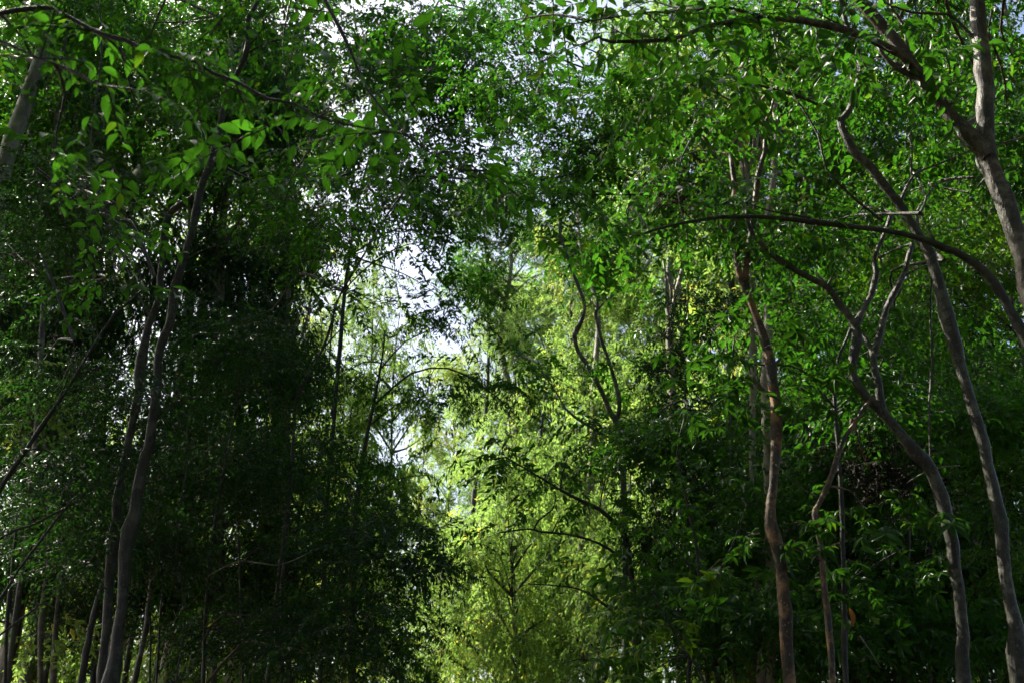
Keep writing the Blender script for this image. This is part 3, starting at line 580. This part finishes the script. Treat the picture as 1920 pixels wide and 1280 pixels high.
def copy_tree(k, x, y, s, rz, name, label, group, sxy=None):
    t = thing(name, label, 'tree', (x, y, 0), group); t.scale = (sxy or s, sxy or s, s); t.rotation_euler = (0, 0, rz)
    for nm, me in T[k]:
        o = link(nm, me, t)
        if nm != 'trunk': o['kind'] = 'stuff'
    return t
RB = random.Random(5)
def stand(spots, name, label, group):
    for (k, x, y, s) in spots: copy_tree(k, x, y, s * RB.uniform(0.94, 1.06), RB.uniform(0, 6.28), name, label, group)
def stand_px(spots, name, label, group):
    """kind, photograph position of the crown's centre, distance, half width: the tree is scaled so its crown stands there"""
    for (k, px, py, Y, rx) in spots:
        where = ('high up', 'at mid height', 'low down')[0 if py < 420 else 1 if py < 850 else 2] + ', '
        where += next(t for x, t in ((200, 'by the left edge'), (440, 'behind the paired left trunks'), (790, 'between paired trunks and gap'), (930, 'on the left of the gap'), (1060, 'in the middle of the gap'), (1215, 'behind the twin crooked stems'), (1350, 'beside the pale flaring trunk'), (1590, 'behind the orange-brown trunk'), (1780, 'behind the crooked limbs'), (9999, 'by the right edge')) if px < x)
        c = P(px, py, Y)
        for fam in ((4, 1, 0, 6), (3, 2, 7)):            # the kind of this leaf whose natural height suits
            if k in fam: k = min(fam, key=lambda q: abs(math.log((KINDS[q][0] + KINDS[q][1]) / 2 / c[2])))
        zc = (KINDS[k][0] + KINDS[k][1]) / 2
        copy_tree(k, c[0], Y, max(0.4, c[2] / zc), RB.uniform(0, 6.28), name, label + ' ' + where, group + ' ' + where, rx * mpp(py, Y) / KINDS[k][2])
# the sunlit end of the gap
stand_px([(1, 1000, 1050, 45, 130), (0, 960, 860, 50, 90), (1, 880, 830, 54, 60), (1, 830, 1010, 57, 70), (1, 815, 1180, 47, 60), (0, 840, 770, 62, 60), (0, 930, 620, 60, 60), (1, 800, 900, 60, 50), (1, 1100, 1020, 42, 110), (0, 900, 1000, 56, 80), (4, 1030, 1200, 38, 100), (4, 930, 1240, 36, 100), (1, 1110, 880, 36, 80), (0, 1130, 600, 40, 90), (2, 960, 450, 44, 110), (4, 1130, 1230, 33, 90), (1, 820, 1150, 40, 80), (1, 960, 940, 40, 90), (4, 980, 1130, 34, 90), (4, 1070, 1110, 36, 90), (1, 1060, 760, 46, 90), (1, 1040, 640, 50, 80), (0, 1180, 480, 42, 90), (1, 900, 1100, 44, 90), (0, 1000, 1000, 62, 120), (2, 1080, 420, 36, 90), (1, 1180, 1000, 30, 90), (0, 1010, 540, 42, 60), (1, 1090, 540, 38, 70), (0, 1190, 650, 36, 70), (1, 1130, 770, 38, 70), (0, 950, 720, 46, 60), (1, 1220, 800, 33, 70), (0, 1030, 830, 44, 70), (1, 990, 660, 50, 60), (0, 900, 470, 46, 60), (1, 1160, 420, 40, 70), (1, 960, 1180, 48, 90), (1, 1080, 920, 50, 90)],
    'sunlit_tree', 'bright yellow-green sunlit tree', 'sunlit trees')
stand_px([(0, 1250, 620, 34, 110), (2, 1380, 420, 30, 130), (2, 1500, 250, 26, 150), (0, 1620, 420, 26, 150), (2, 1750, 250, 22, 160), (3, 1780, 620, 20, 150), (3, 1880, 450, 18, 130), (0, 1420, 700, 26, 120), (3, 1560, 850, 20, 150), (3, 1880, 900, 18, 150), (5, 1680, 1080, 17, 180), (3, 1330, 1050, 20, 130), (2, 1880, 80, 20, 120), (0, 1240, 330, 32, 100), (0, 1300, 140, 26, 140), (2, 1480, 60, 24, 150), (4, 1420, 1180, 22, 150), (1, 1560, 600, 34, 120), (3, 1680, 800, 19, 130), (3, 1450, 900, 20, 120), (5, 1560, 1020, 18, 150), (5, 1800, 1000, 16, 150), (5, 1300, 850, 17, 110), (5, 1400, 1080, 16, 130), (0, 1700, 520, 28, 120), (2, 1250, 220, 27, 120), (2, 1620, 130, 22, 130), (0, 1860, 300, 24, 130), (3, 1650, 650, 22, 120), (1, 1330, 560, 32, 90), (0, 1480, 480, 30, 110)],
    'backdrop_tree', 'leafy green backdrop tree', 'green backdrop trees')
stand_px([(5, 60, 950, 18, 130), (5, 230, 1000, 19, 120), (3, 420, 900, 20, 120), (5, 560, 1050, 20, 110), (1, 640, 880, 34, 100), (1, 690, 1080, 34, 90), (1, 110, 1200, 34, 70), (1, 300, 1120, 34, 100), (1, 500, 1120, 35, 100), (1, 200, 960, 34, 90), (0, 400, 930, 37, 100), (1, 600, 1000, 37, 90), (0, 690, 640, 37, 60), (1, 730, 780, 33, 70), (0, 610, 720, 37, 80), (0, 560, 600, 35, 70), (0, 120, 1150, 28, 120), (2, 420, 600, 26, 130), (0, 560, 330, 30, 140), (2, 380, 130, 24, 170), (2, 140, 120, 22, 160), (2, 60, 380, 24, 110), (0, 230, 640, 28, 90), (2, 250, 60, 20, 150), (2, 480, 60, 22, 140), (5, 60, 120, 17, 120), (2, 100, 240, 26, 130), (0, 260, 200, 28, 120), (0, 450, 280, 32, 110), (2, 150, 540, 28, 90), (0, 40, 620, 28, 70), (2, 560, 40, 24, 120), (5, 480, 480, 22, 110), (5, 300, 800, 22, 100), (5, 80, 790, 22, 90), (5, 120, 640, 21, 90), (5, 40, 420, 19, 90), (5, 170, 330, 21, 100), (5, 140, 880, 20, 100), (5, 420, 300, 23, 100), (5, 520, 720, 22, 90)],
    'backdrop_tree', 'dim shaded backdrop tree', 'dim backdrop trees')
# understorey: low bushy trees on both sides of the gap
stand_px([(4, 1240, 1200, 26, 130), (4, 1360, 1120, 24, 130), (4, 1480, 1180, 21, 140), (4, 1600, 1130, 20, 140), (4, 1720, 1200, 19, 140), (4, 1840, 1150, 18, 140), (4, 1930, 1220, 16, 120), (4, 1500, 1000, 26, 140), (4, 1760, 980, 24, 140), (4, 1900, 1020, 22, 140)],
    'understorey_tree', 'low bushy shaded tree', 'right understorey trees')
stand_px([(4, 30, 1200, 33, 90), (4, 140, 1220, 31, 90), (4, 220, 1230, 36, 80), (4, 330, 1200, 22, 100), (4, 470, 1190, 21, 100), (4, 600, 1210, 22, 110), (4, 720, 1200, 26, 100), (4, 400, 1080, 30, 110), (4, 570, 1060, 30, 100)],
    'understorey_tree', 'low bushy thicket tree', 'left understorey trees')
# unseen trees added beside and behind the viewpoint to shade the view
stand([(5, -9.5, 8, 1.0), (3, -13.5, 12, 1.2), (5, -12, 3, 1.5), (3, 8.5, 3, 1.5), (5, 11, 9, 1.4), (2, -5, -4, 1.1), (5, 5, -4, 1.4), (3, 0, -7, 1.7), (0, -11, -9, 1.4), (2, 10, -9, 1.3), (5, -3, -13, 1.6), (5, 6, -15, 1.6), (2, -18, 8, 1.4), (5, 17, 14, 1.7), (3, 18, 2, 1.9), (0, -18, -4, 1.5), (2, 3.5, -3.5, 0.8), (2, -3.6, 3.0, 0.85), (2, 4.5, 4.5, 0.9), (2, 8, 8, 1.0), (2, 0.5, -5.5, 0.9), (2, -9.6, 11.5, 0.8), (5, -8, -2, 1.3), (5, 8, -2, 1.3), (5, 2.5, -10, 1.5), (5, -7, -8, 1.5), (5, 13, 4, 1.4), (3, -4, -7, 1.5), (3, 6, -8, 1.5), (5, 14, -4, 1.6), (5, -15, -3, 1.6), (4, -3, -6, 0.8), (4, 3, -6, 0.8), (4, 6, -1, 0.8), (4, -6, 0, 0.8), (2, -9.5, 15, 1.05)],
    'shading_tree', 'unseen tree added beside the viewpoint to shade the view', 'added shading trees')
def strands(tree_xy, n, Y, name, label, cat, bark, lmin, lmax, spread):
    base = P(tree_xy[0], tree_xy[1], Y); t = thing(name, label, cat, base); rg = np.random.default_rng(int(tree_xy[0]))
    for _ in range(n):
        a = np.array((rg.normal(0, spread), rg.normal(0, spread * 0.6), rg.uniform(-0.3, 0.3))); L = rg.uniform(lmin, lmax)
        q = [a + np.array((rg.normal(0, 0.03) * L, rg.normal(0, 0.03) * L, -L * k / 4)) for k in range(5)]
        p, r = smooth_path(q, [0.022, 0.018, 0.016, 0.012, 0.006], 0.3); mb = Mesh(); tube(mb, p, r, 4); link('strand', mb.mesh('strand', (M[bark],)), t)
strands((1385, 190), 16, 14.7, 'hanging_roots', 'curtain of pale hanging roots beside the vine-hung pale trunk', 'roots', 'bark_pale', 0.5, 1.6, 0.28)
strands((1262, 540), 14, 20.6, 'hanging_roots', 'ragged root skirt on the pale flaring trunk in the gap', 'roots', 'bark_pale', 0.6, 1.7, 0.3)
strands((548, 590), 14, 21.6, 'hanging_roots', 'stringy brown roots on the pale trunk in the left thicket', 'roots', 'bark_pale', 0.6, 1.6, 0.3)
def nest(px, py, Y, label):
    base = P(px, py, Y); t = thing('epiphyte_clump', label, 'epiphyte', base); rg = np.random.default_rng(5); mb = Mesh(); sp = S['drop']
    for _ in range(60): sp.place(mb, rg.normal(0, 1, 3) * np.array((0.26, 0.2, 0.16)), rg.uniform(0, 6.28), rg.normal(0.6, 0.5), rg.normal(0, 1), rg.uniform(0.5, 0.8), rg, 0.15)
    o = link('fronds', mb.mesh('fronds', (M['leaf_brown'], M['bark_dark'])), t); o['kind'] = 'stuff'
nest(1638, 868, 9.8, 'dark brown tangle of dead fronds below the crooked limbs')
nest(1258, 330, 11.0, 'dark bristly clump of fronds in the canopy upper right of centre')
mb = Mesh(); v, f = leaf_shape(2); mb.add(v * np.array((0.17, 0.075, 0.10)), f, 0)
dl = link('dead_leaf', mb.mesh('dead_leaf', (M['leaf_dead'],)), None, P(1592, 1138, 9.0)); dl.rotation_euler = (0.3, 1.3, 0.6)
dl['label'] = 'orange dead leaf caught beside the thin straight stem'; dl['category'] = 'leaf'

# ------------------------------------------------------------------ lianas and dead sticks caught between the trunks
def liana(px, Y, wpx, name, label, cat, bark):
    base = P(*px[0], Y); t = thing(name, label, cat, base)
    stem(t, 'stem', base, px, Y, wpx, bark, False, 0.0, 5)
for px, Y, wd, lab in (
        ([(1655, 415), (1592, 363), (1549, 316), (1535, 255), (1495, 188), (1465, 130), (1448, 50), (1446, -20)], 8.0, (9, 6), 'thin dark liana curving up through the leaves left of the winding grey trunk'),
        ([(598, 375), (571, 329), (551, 296), (524, 242), (470, 190), (440, 150)], 8.2, (6, 4), 'thin liana curving below the overhanging top left branch'),
        ([(1290, 450), (1270, 330), (1310, 250), (1360, 320), (1400, 400), (1440, 470)], 8.6, (6, 5), 'looping thin vine left of the orange-brown trunk fork'),
        ([(1745, 860), (1742, 760), (1748, 680), (1744, 600)], 9.0, (8, 6), 'brown upright vine between the twisting and winding trunks'),
        ([(640, 1280), (655, 1180), (640, 1080), (660, 980), (650, 880)], 11.8, (6, 4), 'thin pale vine hanging at the thicket edge by the gap'),
        ([(330, 1280), (345, 1150), (330, 1000), (352, 860), (345, 760)], 11.6, (6, 4), 'slack vine hanging right of the paired left trunks')):
    liana(px, Y, wd, 'liana', lab, 'vine', 'bark_dark' if Y < 8.5 else 'bark_grey')
for px, Y, wd, lab in (
        ([(1530, 930), (1490, 905), (1455, 870)], 8.4, (7, 4), 'short dead stick beside the kinked stem'),
        ([(1612, 1190), (1635, 1225), (1650, 1250)], 8.6, (7, 5), 'pale dead stick leaning low right of the orange leaf'),
        ([(390, 1080), (450, 1050), (520, 1060), (580, 1035)], 11.4, (7, 4), 'grey dead branch caught in the dark lower thicket'),
        ([(1700, 905), (1745, 880), (1800, 872)], 8.9, (6, 4), 'thin dead twig beside the elbow of the twisting trunk')):
    liana(px, Y, wd, 'dead_stick', lab, 'stick', 'bark_mottled')
